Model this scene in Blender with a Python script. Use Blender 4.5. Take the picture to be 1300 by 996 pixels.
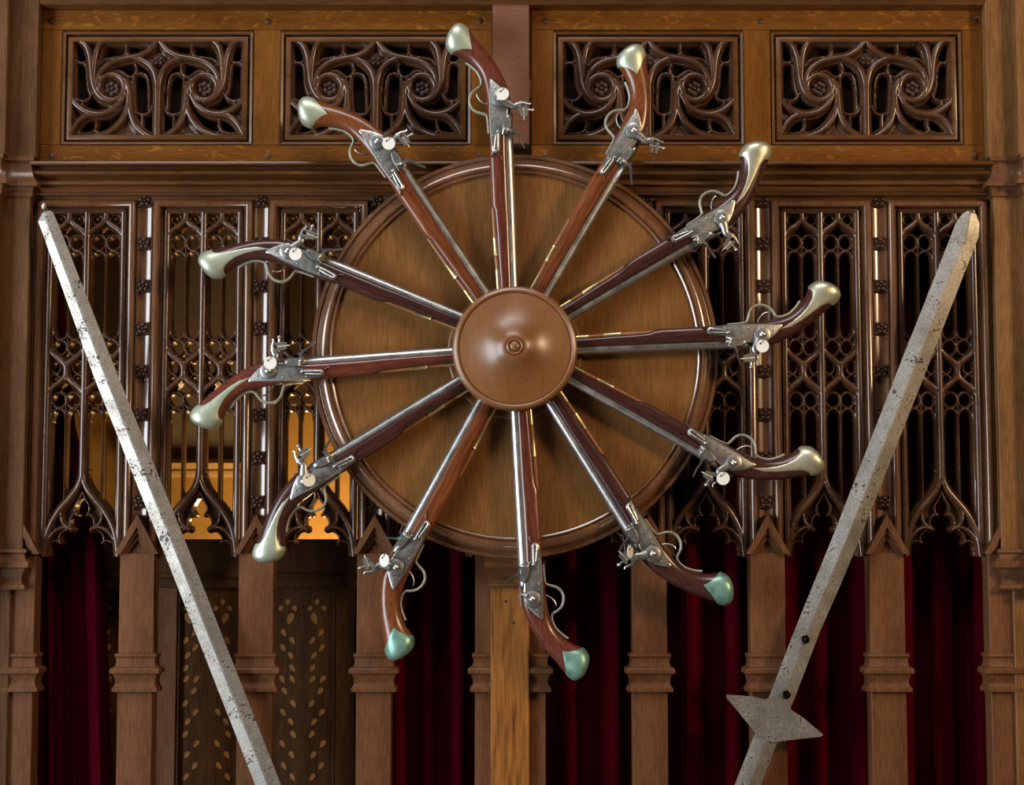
import bpy, math, random
from mathutils import Vector
random.seed(7)
for o in list(bpy.data.objects):
    bpy.data.objects.remove(o, do_unlink=True)
scn = bpy.context.scene
COL = scn.collection

# ------------------------------------------------------------------ frame of reference
S = 0.0013                 # metres per unit (one unit = one photo pixel at the wall's middle)
F = 2600.0                 # focal length in pixels of a 1300 px wide frame
TH = math.radians(5.8)     # camera looks up
D = F * math.cos(TH)
ZC = 1.6 + D * math.tan(TH) * S
CT, ST = math.cos(TH), math.sin(TH)

def W(px, py, d=0.0):
    """wall coordinates (x right, z up, in units) of a point seen at (px,py) lying at depth d"""
    xn, yn = (px - 650) / F, (453 - py) / F
    dy, dz = CT - yn * ST, ST + yn * CT
    t = (D + d) / dy
    return xn * t, -D * math.tan(TH) + dz * t

def zr(row, d=0.0):
    return W(650, row, d)[1]

# ------------------------------------------------------------------ camera, world, lights
cam = bpy.data.cameras.new('camera')
cam.sensor_width = 36
cam.lens = F / 1300 * 36
cam.shift_y = -45.0 / 1300
cam.clip_start = 0.05
cam_ob = bpy.data.objects.new('camera', cam)
cam_ob.location = (0, -D * S, 1.6)
cam_ob.rotation_euler = (math.pi / 2 + TH, 0, 0)
COL.objects.link(cam_ob)
scn.camera = cam_ob

wd = bpy.data.worlds.new('hall')
scn.world = wd
wd.use_nodes = True
bg = wd.node_tree.nodes['Background']
bg.inputs[0].default_value = (1.0, 0.86, 0.72, 1)
bg.inputs[1].default_value = 0.038

def aim(ob, tgt):
    ob.rotation_euler = (Vector(tgt) - ob.location).to_track_quat('-Z', 'Y').to_euler()

def area(name, loc, tgt, sx, sy, power, col):
    l = bpy.data.lights.new(name, 'AREA')
    l.shape = 'RECTANGLE'; l.size = sx; l.size_y = sy; l.energy = power; l.color = col
    o = bpy.data.objects.new(name, l); o.location = loc; aim(o, tgt); COL.objects.link(o)
    return o

area('window_daylight_left', (-2.9, -1.9, 1.75), (0.0, 0, ZC), 1.5, 2.4, 175, (0.84, 0.92, 1.0))
area('window_daylight_high', (-0.4, -2.0, 4.8), (0.0, 0, ZC), 2.2, 0.8, 75, (0.97, 0.97, 1.0))
area('hall_chandelier_right', (2.3, -1.9, 2.6), (0.3, 0, ZC), 0.45, 0.45, 60, (1.0, 0.70, 0.40))
scn.view_settings.view_transform = 'Standard'
scn.view_settings.look = 'None'
scn.view_settings.gamma = 1
scn.view_settings.use_curve_mapping = False
scn.view_settings.exposure = 0.0

# ------------------------------------------------------------------ materials
def nt(name):
    m = bpy.data.materials.new(name); m.use_nodes = True
    return m, m.node_tree.nodes, m.node_tree.links, m.node_tree.nodes['Principled BSDF']

def wood(name, dark, mid, light, axis='z', rough=0.38, scale=1.0, bump=0.15, figure=0.0, grain_mix=0.6, spec=0.5, coat=0.0):
    m, n, l, b = nt(name)
    tc = n.new('ShaderNodeTexCoord')
    mp = n.new('ShaderNodeMapping')
    sc = {'z': (460, 460, 34), 'x': (34, 460, 460), 'r': (160, 160, 160)}[axis]
    mp.inputs['Scale'].default_value = [c * scale for c in sc]
    l.new(tc.outputs['Object'], mp.inputs['Vector'])
    g = n.new('ShaderNodeTexNoise'); g.inputs['Scale'].default_value = 1.0
    g.inputs['Detail'].default_value = 6; g.inputs['Roughness'].default_value = 0.6
    l.new(mp.outputs[0], g.inputs['Vector'])
    mp2 = n.new('ShaderNodeMapping')
    sc2 = {'z': (22, 22, 5), 'x': (5, 22, 22), 'r': (14, 14, 14)}[axis]
    mp2.inputs['Scale'].default_value = [c * scale for c in sc2]
    l.new(tc.outputs['Object'], mp2.inputs['Vector'])
    g2 = n.new('ShaderNodeTexNoise'); g2.inputs['Scale'].default_value = 1.0
    g2.inputs['Detail'].default_value = 4; g2.inputs['Distortion'].default_value = 0.6
    l.new(mp2.outputs[0], g2.inputs['Vector'])
    mx = n.new('ShaderNodeMix'); mx.data_type = 'FLOAT'
    mx.inputs[0].default_value = grain_mix
    l.new(g2.outputs['Fac'], mx.inputs[2]); l.new(g.outputs['Fac'], mx.inputs[3])
    r = n.new('ShaderNodeValToRGB')
    r.color_ramp.elements[0].position = 0.30; r.color_ramp.elements[0].color = (*dark, 1)
    r.color_ramp.elements[1].position = 0.70; r.color_ramp.elements[1].color = (*light, 1)
    e = r.color_ramp.elements.new(0.5); e.color = (*mid, 1)
    l.new(mx.outputs[0], r.inputs[0])
    col = r.outputs[0]
    if figure > 0:      # the pale medullary flecks of quartered oak
        v = n.new('ShaderNodeTexNoise'); v.inputs['Scale'].default_value = 1.0
        v.inputs['Detail'].default_value = 2; v.inputs['Distortion'].default_value = 1.6
        mp3 = n.new('ShaderNodeMapping')
        mp3.inputs['Scale'].default_value = (38, 38, 85) if axis == 'x' else (85, 38, 38)
        mp3.inputs['Rotation'].default_value = (0, 0.5, 0)
        l.new(tc.outputs['Object'], mp3.inputs['Vector']); l.new(mp3.outputs[0], v.inputs['Vector'])
        rr = n.new('ShaderNodeValToRGB')
        rr.color_ramp.elements[0].position = 0.60; rr.color_ramp.elements[0].color = (0, 0, 0, 1)
        rr.color_ramp.elements[1].position = 0.66; rr.color_ramp.elements[1].color = (figure,) * 3 + (1,)
        l.new(v.outputs['Fac'], rr.inputs[0])
        cm = n.new('ShaderNodeMix'); cm.data_type = 'RGBA'
        l.new(rr.outputs[0], cm.inputs[0]); l.new(col, cm.inputs[6])
        cm.inputs[7].default_value = tuple(min(1, c * 1.9) for c in light) + (1,)
        col = cm.outputs[2]
    l.new(col, b.inputs['Base Color'])
    b.inputs['Specular IOR Level'].default_value = spec
    b.inputs['Coat Weight'].default_value = coat; b.inputs['Coat Roughness'].default_value = 0.14
    rm = n.new('ShaderNodeMapRange')
    rm.inputs['To Min'].default_value = rough - 0.07; rm.inputs['To Max'].default_value = rough + 0.12
    l.new(g2.outputs['Fac'], rm.inputs['Value']); l.new(rm.outputs[0], b.inputs['Roughness'])
    bp = n.new('ShaderNodeBump'); bp.inputs['Strength'].default_value = bump
    bp.inputs['Distance'].default_value = 0.001
    l.new(mx.outputs[0], bp.inputs['Height']); l.new(bp.outputs[0], b.inputs['Normal'])
    return m

def metal(name, base, spot, rough=0.32, amount=0.62, scale=120.0, metallic=1.0, bump=0.1, dirt=None):
    m, n, l, b = nt(name)
    tc = n.new('ShaderNodeTexCoord')
    g = n.new('ShaderNodeTexNoise'); g.inputs['Scale'].default_value = scale
    g.inputs['Detail'].default_value = 6; g.inputs['Roughness'].default_value = 0.65
    l.new(tc.outputs['Object'], g.inputs['Vector'])
    r = n.new('ShaderNodeValToRGB')
    r.color_ramp.elements[0].position = amount - 0.10; r.color_ramp.elements[0].color = (*base, 1)
    r.color_ramp.elements[1].position = amount; r.color_ramp.elements[1].color = (*spot, 1)
    l.new(g.outputs['Fac'], r.inputs[0])
    l.new(r.outputs[0], b.inputs['Base Color'])
    b.inputs['Metallic'].default_value = metallic
    g2 = n.new('ShaderNodeTexNoise'); g2.inputs['Scale'].default_value = scale * 0.3
    g2.inputs['Detail'].default_value = 4
    l.new(tc.outputs['Object'], g2.inputs['Vector'])
    rm = n.new('ShaderNodeMapRange')
    rm.inputs['To Min'].default_value = rough - 0.08; rm.inputs['To Max'].default_value = rough + 0.18
    l.new(g2.outputs['Fac'], rm.inputs['Value']); l.new(rm.outputs[0], b.inputs['Roughness'])
    bp = n.new('ShaderNodeBump'); bp.inputs['Strength'].default_value = bump; bp.inputs['Distance'].default_value = 0.001
    l.new(g.outputs['Fac'], bp.inputs['Height']); l.new(bp.outputs[0], b.inputs['Normal'])
    return m

def plain(name, col, rough=0.6, metallic=0.0):
    m, n, l, b = nt(name)
    tc = n.new('ShaderNodeTexCoord'); g = n.new('ShaderNodeTexNoise'); g.inputs['Scale'].default_value = 60
    l.new(tc.outputs['Object'], g.inputs['Vector'])
    r = n.new('ShaderNodeValToRGB')
    r.color_ramp.elements[0].color = tuple(c * 0.8 for c in col) + (1,)
    r.color_ramp.elements[1].color = tuple(min(1, c * 1.15) for c in col) + (1,)
    l.new(g.outputs['Fac'], r.inputs[0]); l.new(r.outputs[0], b.inputs['Base Color'])
    b.inputs['Roughness'].default_value = rough; b.inputs['Metallic'].default_value = metallic
    return m

OAK_RAIL = wood('oak_rail', (0.048, 0.0160, 0.0016), (0.108, 0.0370, 0.0042), (0.160, 0.060, 0.0080), 'x', 0.34, figure=0.35, spec=0.16)
OAK_STILE = wood('oak_stile', (0.048, 0.0160, 0.0016), (0.108, 0.0370, 0.0044), (0.160, 0.060, 0.0085), 'z', 0.34, spec=0.16)
OAK_CARVED = wood('oak_carved', (0.022, 0.0088, 0.0040), (0.052, 0.0210, 0.0088), (0.088, 0.037, 0.0155), 'r', 0.26, bump=0.04, coat=0.2)
OAK_MOULD = wood('oak_moulding', (0.032, 0.0115, 0.003), (0.076, 0.029, 0.0072), (0.125, 0.050, 0.013), 'x', 0.25, bump=0.08, coat=0.15)
OAK_MULL = wood('oak_mullion', (0.040, 0.0160, 0.0062), (0.098, 0.041, 0.0160), (0.155, 0.068, 0.028), 'z', 0.24, bump=0.08, coat=0.6)
OAK_POST = wood('oak_post', (0.038, 0.0145, 0.0055), (0.098, 0.039, 0.0150), (0.150, 0.064, 0.026), 'z', 0.40, spec=0.18)
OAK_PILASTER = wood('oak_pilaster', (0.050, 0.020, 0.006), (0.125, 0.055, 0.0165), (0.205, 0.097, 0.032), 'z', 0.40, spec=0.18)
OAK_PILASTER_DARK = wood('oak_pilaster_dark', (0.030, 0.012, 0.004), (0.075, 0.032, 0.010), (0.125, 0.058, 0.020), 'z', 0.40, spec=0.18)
OAK_PINK = wood('oak_pale_post', (0.070, 0.027, 0.012), (0.115, 0.047, 0.023), (0.155, 0.068, 0.036), 'x', 0.38, bump=0.1, spec=0.35)
OAK_PLANK = wood('oak_open_grain', (0.030, 0.0095, 0.0015), (0.200, 0.074, 0.013), (0.290, 0.112, 0.024), 'z', 0.40, scale=0.4, grain_mix=0.75, spec=0.3)
OAK_BOARD = wood('oak_round_board', (0.078, 0.0315, 0.0068), (0.140, 0.0590, 0.0140), (0.195, 0.087, 0.023), 'z', 0.34, scale=0.8, grain_mix=0.65, spec=0.35)
OAK_HUB = wood('turned_hub', (0.120, 0.0465, 0.0125), (0.155, 0.063, 0.018), (0.190, 0.082, 0.026), 'z', 0.32, bump=0.02, grain_mix=0.6)
OAK_RIM = wood('turned_rim', (0.070, 0.028, 0.011), (0.120, 0.050, 0.020), (0.170, 0.076, 0.032), 'r', 0.22, bump=0.03, coat=0.9)
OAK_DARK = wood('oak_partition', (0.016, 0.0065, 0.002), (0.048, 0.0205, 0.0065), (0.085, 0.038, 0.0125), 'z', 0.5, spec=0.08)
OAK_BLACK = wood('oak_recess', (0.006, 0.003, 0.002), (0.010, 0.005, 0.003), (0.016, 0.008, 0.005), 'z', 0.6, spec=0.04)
INLAY = wood('boxwood_inlay', (0.13, 0.055, 0.014), (0.21, 0.092, 0.024), (0.28, 0.135, 0.038), 'z', 0.45, spec=0.15)
OAK_ROSETTE = wood('oak_rosette', (0.014, 0.0055, 0.003), (0.032, 0.0125, 0.006), (0.055, 0.022, 0.010), 'r', 0.40, bump=0.05, spec=0.25)
WALNUT = {
    'red': wood('stock_red', (0.032, 0.007, 0.005), (0.090, 0.022, 0.012), (0.160, 0.044, 0.021), 'x', 0.22, scale=0.6, grain_mix=0.6),
    'orange': wood('stock_orange', (0.036, 0.009, 0.003), (0.120, 0.033, 0.009), (0.210, 0.066, 0.018), 'x', 0.24, scale=0.6, grain_mix=0.6),
    'dark': wood('stock_dark', (0.014, 0.005, 0.004), (0.038, 0.012, 0.009), (0.078, 0.026, 0.016), 'x', 0.22, scale=0.6, grain_mix=0.6),
}
ROD = wood('ramrod_wood', (0.16, 0.058, 0.020), (0.26, 0.100, 0.036), (0.34, 0.14, 0.05), 'x', 0.4)
STEEL = metal('barrel_steel', (0.42, 0.41, 0.39), (0.26, 0.25, 0.23), 0.34, 0.66, 160)
LOCK = metal('lock_steel', (0.35, 0.345, 0.32), (0.18, 0.175, 0.16), 0.36, 0.64, 260, bump=0.12)
BRIGHT = metal('bright_steel', (0.62, 0.63, 0.63), (0.40, 0.40, 0.40), 0.22, 0.7, 160)
CAP = {
    'pale': metal('pale_brass', (0.43, 0.47, 0.35), (0.34, 0.40, 0.31), 0.40, 0.66, 70, metallic=0.7, bump=0.03),
    'gold': metal('grey_brass', (0.48, 0.46, 0.33), (0.36, 0.36, 0.28), 0.38, 0.66, 70, metallic=0.8, bump=0.03),
    'green': metal('reflection_green_brass', (0.165, 0.31, 0.245), (0.10, 0.20, 0.16), 0.36, 0.62, 60, metallic=0.5, bump=0.05),  # teal window reflection put into the brass colour
}
BRASS = metal('pipe_brass', (0.66, 0.52, 0.25), (0.45, 0.34, 0.16), 0.30, 0.68, 120)
IRON = metal('guard_brass', (0.46, 0.47, 0.37), (0.26, 0.27, 0.21), 0.40, 0.64, 140, metallic=0.55)
def blade_metal():
    m, n, l, b = nt('blade_steel')
    tc = n.new('ShaderNodeTexCoord')
    def noise(sc, det, rgh=0.5):
        g = n.new('ShaderNodeTexNoise'); g.inputs['Scale'].default_value = sc; g.inputs['Detail'].default_value = det
        g.inputs['Roughness'].default_value = rgh; l.new(tc.outputs['Object'], g.inputs['Vector']); return g.outputs['Fac']
    def ramp(src, p0, c0, p1, c1):
        r = n.new('ShaderNodeValToRGB')
        r.color_ramp.elements[0].position = p0; r.color_ramp.elements[0].color = (*c0, 1)
        r.color_ramp.elements[1].position = p1; r.color_ramp.elements[1].color = (*c1, 1)
        l.new(src, r.inputs[0]); return r.outputs[0]
    def mix(f, a, c, t='RGBA', mode='MIX'):
        x = n.new('ShaderNodeMix'); x.data_type = t
        if t == 'RGBA': x.blend_type = mode; ia, ib, o = 6, 7, 2
        l.new(f, x.inputs[0])
        for k, v in ((ia, a), (ib, c)):
            if isinstance(v, tuple): x.inputs[k].default_value = (*v, 1)
            else: l.new(v, x.inputs[k])
        return x.outputs[o]
    tone = ramp(noise(11, 5, 0.6), 0.32, (0.23, 0.21, 0.18), 0.68, (0.38, 0.36, 0.33))
    fine = ramp(noise(420, 4, 0.7), 0.40, (0.62, 0.60, 0.56), 0.60, (1, 1, 1))
    one = n.new('ShaderNodeValue'); one.outputs[0].default_value = 1.0
    base = mix(one.outputs[0], tone, fine, mode='MULTIPLY')
    pits = noise(230, 3, 0.55); where = noise(26, 3, 0.6)
    mul = n.new('ShaderNodeMath'); mul.operation = 'MULTIPLY'; l.new(pits, mul.inputs[0]); l.new(where, mul.inputs[1])
    mask = ramp(mul.outputs[0], 0.335, (0, 0, 0), 0.365, (1, 1, 1))
    l.new(mix(mask, base, (0.05, 0.042, 0.034)), b.inputs['Base Color'])
    b.inputs['Metallic'].default_value = 0.85
    l.new(ramp(where, 0.3, (0.42,) * 3, 0.7, (0.58,) * 3), b.inputs['Roughness'])
    bp = n.new('ShaderNodeBump'); bp.inputs['Strength'].default_value = 0.25; bp.inputs['Distance'].default_value = 0.0008; bp.invert = True
    l.new(mask, bp.inputs['Height']); l.new(bp.outputs[0], b.inputs['Normal'])
    return m
BLADE = blade_metal()
RIVET = plain('blackened_iron', (0.02, 0.019, 0.018), 0.22, 0.8)
PAPER = plain('tag_paper', (0.60, 0.585, 0.54), 0.9)
PAPER_OLD = plain('tag_paper_aged', (0.50, 0.42, 0.28), 0.8)
STRING = plain('tag_string', (0.10, 0.07, 0.05), 0.9)
VELVET = plain('red_velvet', (0.050, 0.0003, 0.0042), 0.95)
VELVET.node_tree.nodes['Principled BSDF'].inputs['Specular IOR Level'].default_value = 0.03
PEG = plain('oak_peg', (0.035, 0.016, 0.007), 0.5)
YELLOW = plain('ochre_plaster', (0.62, 0.34, 0.085), 0.8)
YELLOW_TRIM = plain('ochre_cornice', (0.66, 0.44, 0.18), 0.6)
BROWN_WALL = plain('brown_wall_paint', (0.10, 0.062, 0.030), 0.7)
GREY_WALL = plain('grey_beige_stone', (0.30, 0.235, 0.16), 0.8)
STONE = plain('floor_stone', (0.20, 0.16, 0.12), 0.7)
INK = plain('ink', (0.02, 0.02, 0.02), 0.8)

# ------------------------------------------------------------------ mesh builder
class MB:
    def __init__(self):
        self.v = []; self.f = []
    def add(self, vs, fs):
        o = len(self.v); self.v += vs; self.f += [tuple(i + o for i in q) for q in fs]
    def box(self, x0, x1, z0, z1, d0, d1, c=0.0):
        """front face (d0) chamfered by c"""
        if z0 > z1: z0, z1 = z1, z0
        r = [[(x0, d1, z0), (x1, d1, z0), (x1, d1, z1), (x0, d1, z1)]]
        if c > 0:
            r.append([(x0, d0 + c, z0), (x1, d0 + c, z0), (x1, d0 + c, z1), (x0, d0 + c, z1)])
            r.append([(x0 + c, d0, z0 + c), (x1 - c, d0, z0 + c), (x1 - c, d0, z1 - c), (x0 + c, d0, z1 - c)])
        else:
            r.append([(x0, d0, z0), (x1, d0, z0), (x1, d0, z1), (x0, d0, z1)])
        self.rings(r)
        return self
    def rings(self, rs, cap=True, closed_ring=True):
        n = len(rs[0]); vs = [p for r in rs for p in r]; fs = []
        for i in range(len(rs) - 1):
            for j in range(n if closed_ring else n - 1):
                k = (j + 1) % n
                fs.append((i * n + j, i * n + k, (i + 1) * n + k, (i + 1) * n + j))
        if cap and closed_ring:
            fs.append(tuple(reversed(range(n)))); fs.append(tuple((len(rs) - 1) * n + j for j in range(n)))
        self.add(vs, fs); return self
    def prism(self, poly, d0, d1):
        """poly (x,z), extruded in depth"""
        return self.rings([[(x, d1, z) for x, z in poly], [(x, d0, z) for x, z in poly]])
    def sweep(self, path, prof, closed=False):
        """path (x,z); prof [(n,d)] open polyline closed into a ring"""
        P = path; N = len(P); rs = []
        for i in range(N):
            a = P[i - 1] if (i > 0 or closed) else P[i]
            b = P[(i + 1) % N] if (i < N - 1 or closed) else P[i]
            c = P[i]
            def nm(p, q):
                dx, dz = q[0] - p[0], q[1] - p[1]; L = math.hypot(dx, dz) or 1e-9
                return -dz / L, dx / L
            if a == c: n = nm(c, b); k = 1
            elif b == c: n = nm(a, c); k = 1
            else:
                n1, n2 = nm(a, c), nm(c, b)
                sx, sz = n1[0] + n2[0], n1[1] + n2[1]; L = math.hypot(sx, sz) or 1e-9
                n = (sx / L, sz / L); k = 1 / max(0.45, n[0] * n1[0] + n[1] * n1[1])
            rs.append([(c[0] + n[0] * o * k, d, c[1] + n[1] * o * k) for o, d in prof])
        if closed: rs.append(rs[0]); self.rings(rs, cap=False)
        else: self.rings(rs)
        return self
    def tube(self, pts, rad, seg=8, flat=1.0):
        """3-D tube through (x,d,z) points"""
        V = [Vector(p) for p in pts]; rs = []
        for i, p in enumerate(V):
            t = (V[min(i + 1, len(V) - 1)] - V[max(i - 1, 0)]).normalized()
            u = Vector((0, 1, 0)) if abs(t.y) < 0.9 else Vector((1, 0, 0))
            a = t.cross(u).normalized(); b = t.cross(a).normalized()
            r = rad[i] if isinstance(rad, (list, tuple)) else rad
            rs.append([tuple(p + a * (r * math.cos(2 * math.pi * k / seg)) + b * (r * flat * math.sin(2 * math.pi * k / seg))) for k in range(seg)])
        self.rings(rs); return self
    def lathe(self, prof, cx=0, cz=0, seg=96, cap=True):
        """prof (r,d) about the depth axis"""
        rs = []
        for r, d in prof:
            rs.append([(cx + r * math.cos(2 * math.pi * k / seg), d, cz + r * math.sin(2 * math.pi * k / seg)) for k in range(seg)])
        self.rings(rs, cap=cap); return self
    def ball(self, c, r, sx=1, sd=1, sz=1, seg=8, ring=5):
        rs = []
        for i in range(ring + 1):
            a = math.pi * (i + 0.02) / (ring + 0.04)
            rs.append([(c[0] + r * sx * math.sin(a) * math.cos(2 * math.pi * k / seg), c[1] - r * sd * math.cos(a), c[2] + r * sz * math.sin(a) * math.sin(2 * math.pi * k / seg)) for k in range(seg)])
        self.rings(rs); return self
    def mesh(self, name, mat, scale=S, abs_z=True, ang=35):
        me = bpy.data.meshes.new(name)
        oz = ZC if abs_z else 0.0
        me.from_pydata([(x * scale, d * scale, z * scale + oz) for x, d, z in self.v], [], self.f)
        me.materials.append(mat)
        import bmesh
        bm = bmesh.new(); bm.from_mesh(me)
        bmesh.ops.recalc_face_normals(bm, faces=bm.faces); bm.to_mesh(me); bm.free()
        me.shade_smooth()
        me.set_sharp_from_angle(angle=math.radians(ang))
        return me
    def build(self, name, mat, parent=None, loc=None, scale=S, ang=35):
        me = self.mesh(name, mat, scale, loc is None, ang)
        return link(name, me, parent, loc)

def link(name, me, parent=None, loc=None):
    o = bpy.data.objects.new(name, me); COL.objects.link(o)
    if parent: o.parent = parent
    if loc is not None:
        o.location = loc
    return o

def UL(x, d, z):                      # unit coords -> metres
    return (x * S, d * S, z * S + ZC)

def cr(pts, n=5, closed=False):
    """Catmull-Rom through points"""
    P = [tuple(p) for p in pts]; out = []; N = len(P)
    rng = range(N) if closed else range(N - 1)
    for i in rng:
        p0 = P[i - 1] if (i > 0 or closed) else P[0]
        p1, p2 = P[i], P[(i + 1) % N]
        p3 = P[(i + 2) % N] if (i + 2 < N or closed) else P[-1]
        for k in range(n):
            t = k / n
            out.append(tuple(0.5 * (2 * b + (c - a) * t + (2 * a - 5 * b + 4 * c - e) * t * t + (3 * b - a - 3 * c + e) * t ** 3) for a, b, c, e in zip(p0, p1, p2, p3)))
    if not closed: out.append(P[-1])
    return out

def empty(name, loc, ry=0.0, label=None, cat=None, group=None, kind=None):
    o = bpy.data.objects.new(name, None); o.empty_display_size = 0.05
    o.location = loc; o.rotation_euler = (0, ry, 0); COL.objects.link(o)
    tag(o, label, cat, group, kind); return o

def tag(o, label=None, cat=None, group=None, kind=None):
    if label: o['label'] = label
    if cat: o['category'] = cat
    if group: o['group'] = group
    if kind: o['kind'] = kind
    return o

def bar(w, d0, d1):                   # rounded bar section
    return [(-w, d1), (-w, d0 + w * 0.9), (-w * 0.72, d0 + w * 0.3), (-w * 0.3, d0), (w * 0.3, d0), (w * 0.72, d0 + w * 0.3), (w, d0 + w * 0.9), (w, d1)]

def ridge(w, d0, d1):                 # hollow-chamfered bar section with a narrow nose
    return [(-w, d1), (-w * 0.95, d0 + w * 1.3), (-w * 0.5, d0 + w * 0.75), (-w * 0.36, d0 + 0.6), (-w * 0.18, d0), (w * 0.18, d0), (w * 0.36, d0 + 0.6), (w * 0.5, d0 + w * 0.75), (w * 0.95, d0 + w * 1.3), (w, d1)]

# =================================================================== SETTING
FLOOR_Z = -ZC / S
m = MB(); m.box(-1500, 1500, FLOOR_Z - 40, FLOOR_Z, -2900, 760); tag(m.build('floor', STONE), kind='structure')

wall = empty('wall_back', (0, 0, 0), kind='structure')
MULL = [-618, -469, -320, -172, 172, 320, 469, 618]

# ---- upper frieze: rails, stiles, pegs
ZT, ZB = zr(12), zr(211)
for sgn in (-1, 1):
    xa, xb = (sgn * 606, sgn * 25)
    lo, hi = min(xa, xb), max(xa, xb)
    MB().box(lo, hi, zr(38), zr(-30), 0, 30, 1.0).build('rail', OAK_RAIL, wall)
    MB().box(lo, hi, zr(214), zr(184), 0, 30, 1.0).build('rail', OAK_RAIL, wall)
    # stiles between the rails
    for a, b in ((606, 580), (333, 298), (53.5, 25)):
        a2, b2 = sgn * a, sgn * b
        MB().box(min(a2, b2), max(a2, b2), zr(184), zr(38), 0, 30, 0.8).build('stile', OAK_STILE, wall)
for px in (66, 340, 609, 693, 965, 1238):
    for py in (27, 198):
        x, z = W(px, py)
        MB().lathe([(3.6, 4), (3.6, -0.9), (2.6, -1.4)], x, z, 14).build('peg', PEG, wall)

# ---- carving: relief surfaces worked out from the lines of the design
import numpy as np
def prim_d(r, nose=2.7, top=1.0, foot=6.9, floor=11.0, deep=26.0):
    k = np.clip((r - nose - 0.5) / (foot - nose - 0.5), 0, 1)
    d = np.where(r < nose, top + 1.3 * (r / nose) ** 2.4, top + 2.6 + (floor - top - 2.6) * np.sin(k * math.pi / 2))
    d = np.where((r >= nose) & (r < nose + 0.5), top + 1.3 + 1.3 * (r - nose) / 0.5, d)
    return np.where(r > foot, floor + (r - foot) * (deep - floor) / 0.9, d)
def sec_d(r, nose=1.0, top=8.0, foot=2.9, floor=12.5, deep=26.0):
    k = np.clip((r - nose) / (foot - nose), 0, 1)
    d = np.where(r < nose, top + 0.8 * (r / nose) ** 2, top + 0.8 + (floor - top - 0.8) * np.sin(k * math.pi / 2))
    return np.where(r > foot, floor + (r - foot) * (deep - floor) / 0.8, d)
class Relief:
    def __init__(self, x0, x1, z0, z1, res):
        self.nx = int((x1 - x0) / res) + 1; self.nz = int((z1 - z0) / res) + 1
        self.x = np.linspace(x0, x1, self.nx); self.z = np.linspace(z0, z1, self.nz)
        self.H = np.full((self.nz, self.nx), 26.0)
    def line(self, pts, fn=prim_d, closed=False, reach=7.2, **kw):
        P = list(pts) + ([pts[0]] if closed else [])
        for (ax, az), (bx, bz) in zip(P, P[1:]):
            i0, i1 = np.searchsorted(self.x, [min(ax, bx) - reach, max(ax, bx) + reach])
            j0, j1 = np.searchsorted(self.z, [min(az, bz) - reach, max(az, bz) + reach])
            if i1 <= i0 or j1 <= j0: continue
            X, Z = np.meshgrid(self.x[i0:i1], self.z[j0:j1])
            dx, dz = bx - ax, bz - az; L = dx * dx + dz * dz + 1e-9
            t = np.clip(((X - ax) * dx + (Z - az) * dz) / L, 0, 1)
            r = np.hypot(X - ax - t * dx, Z - az - t * dz)
            self.H[j0:j1, i0:i1] = np.minimum(self.H[j0:j1, i0:i1], fn(r, **kw))
    def fill(self, poly, d):
        X, Z = np.meshgrid(self.x, self.z); ins = np.zeros(X.shape, bool)
        for (ax, az), (bx, bz) in zip(poly, poly[1:] + poly[:1]):
            if az == bz: continue
            c = (az > Z) != (bz > Z)
            ins ^= c & (X < (bx - ax) * (Z - az) / (bz - az) + ax)
        self.H = np.where(ins, np.minimum(self.H, d), self.H)
    def disc(self, cx, cz, r, d):
        X, Z = np.meshgrid(self.x, self.z)
        self.H = np.where(np.hypot(X - cx, Z - cz) < r, np.minimum(self.H, d), self.H)
    def mesh(self, name, mat, abs_z, ang=40, cut=24.0):
        H = self.H; nx, nz = self.nx, self.nz
        X, Z = np.meshgrid(self.x, self.z)
        V = np.stack([X * S, np.minimum(H, cut) * S, Z * S + (ZC if abs_z else 0)], -1).reshape(-1, 3)
        q = np.minimum(np.minimum(H[:-1, :-1], H[1:, :-1]), np.minimum(H[:-1, 1:], H[1:, 1:])) < cut
        j, i = np.nonzero(q); b = j * nx + i
        Fc = np.stack([b, b + 1, b + nx + 1, b + nx], -1)
        used = np.unique(Fc); mp = np.zeros(len(V), int); mp[used] = np.arange(len(used))
        Fc = mp[Fc]; V = V[used]
        me = bpy.data.meshes.new(name)
        me.vertices.add(len(V)); me.vertices.foreach_set('co', V.astype(np.float32).ravel())
        me.loops.add(Fc.size); me.loops.foreach_set('vertex_index', Fc.astype(np.int32).ravel())
        me.polygons.add(len(Fc)); me.polygons.foreach_set('loop_start', np.arange(0, Fc.size, 4, dtype=np.int32))
        me.update(calc_edges=True); me.validate()
        me.materials.append(mat); me.shade_smooth(); me.set_sharp_from_angle(angle=math.radians(ang))
        return me

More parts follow.
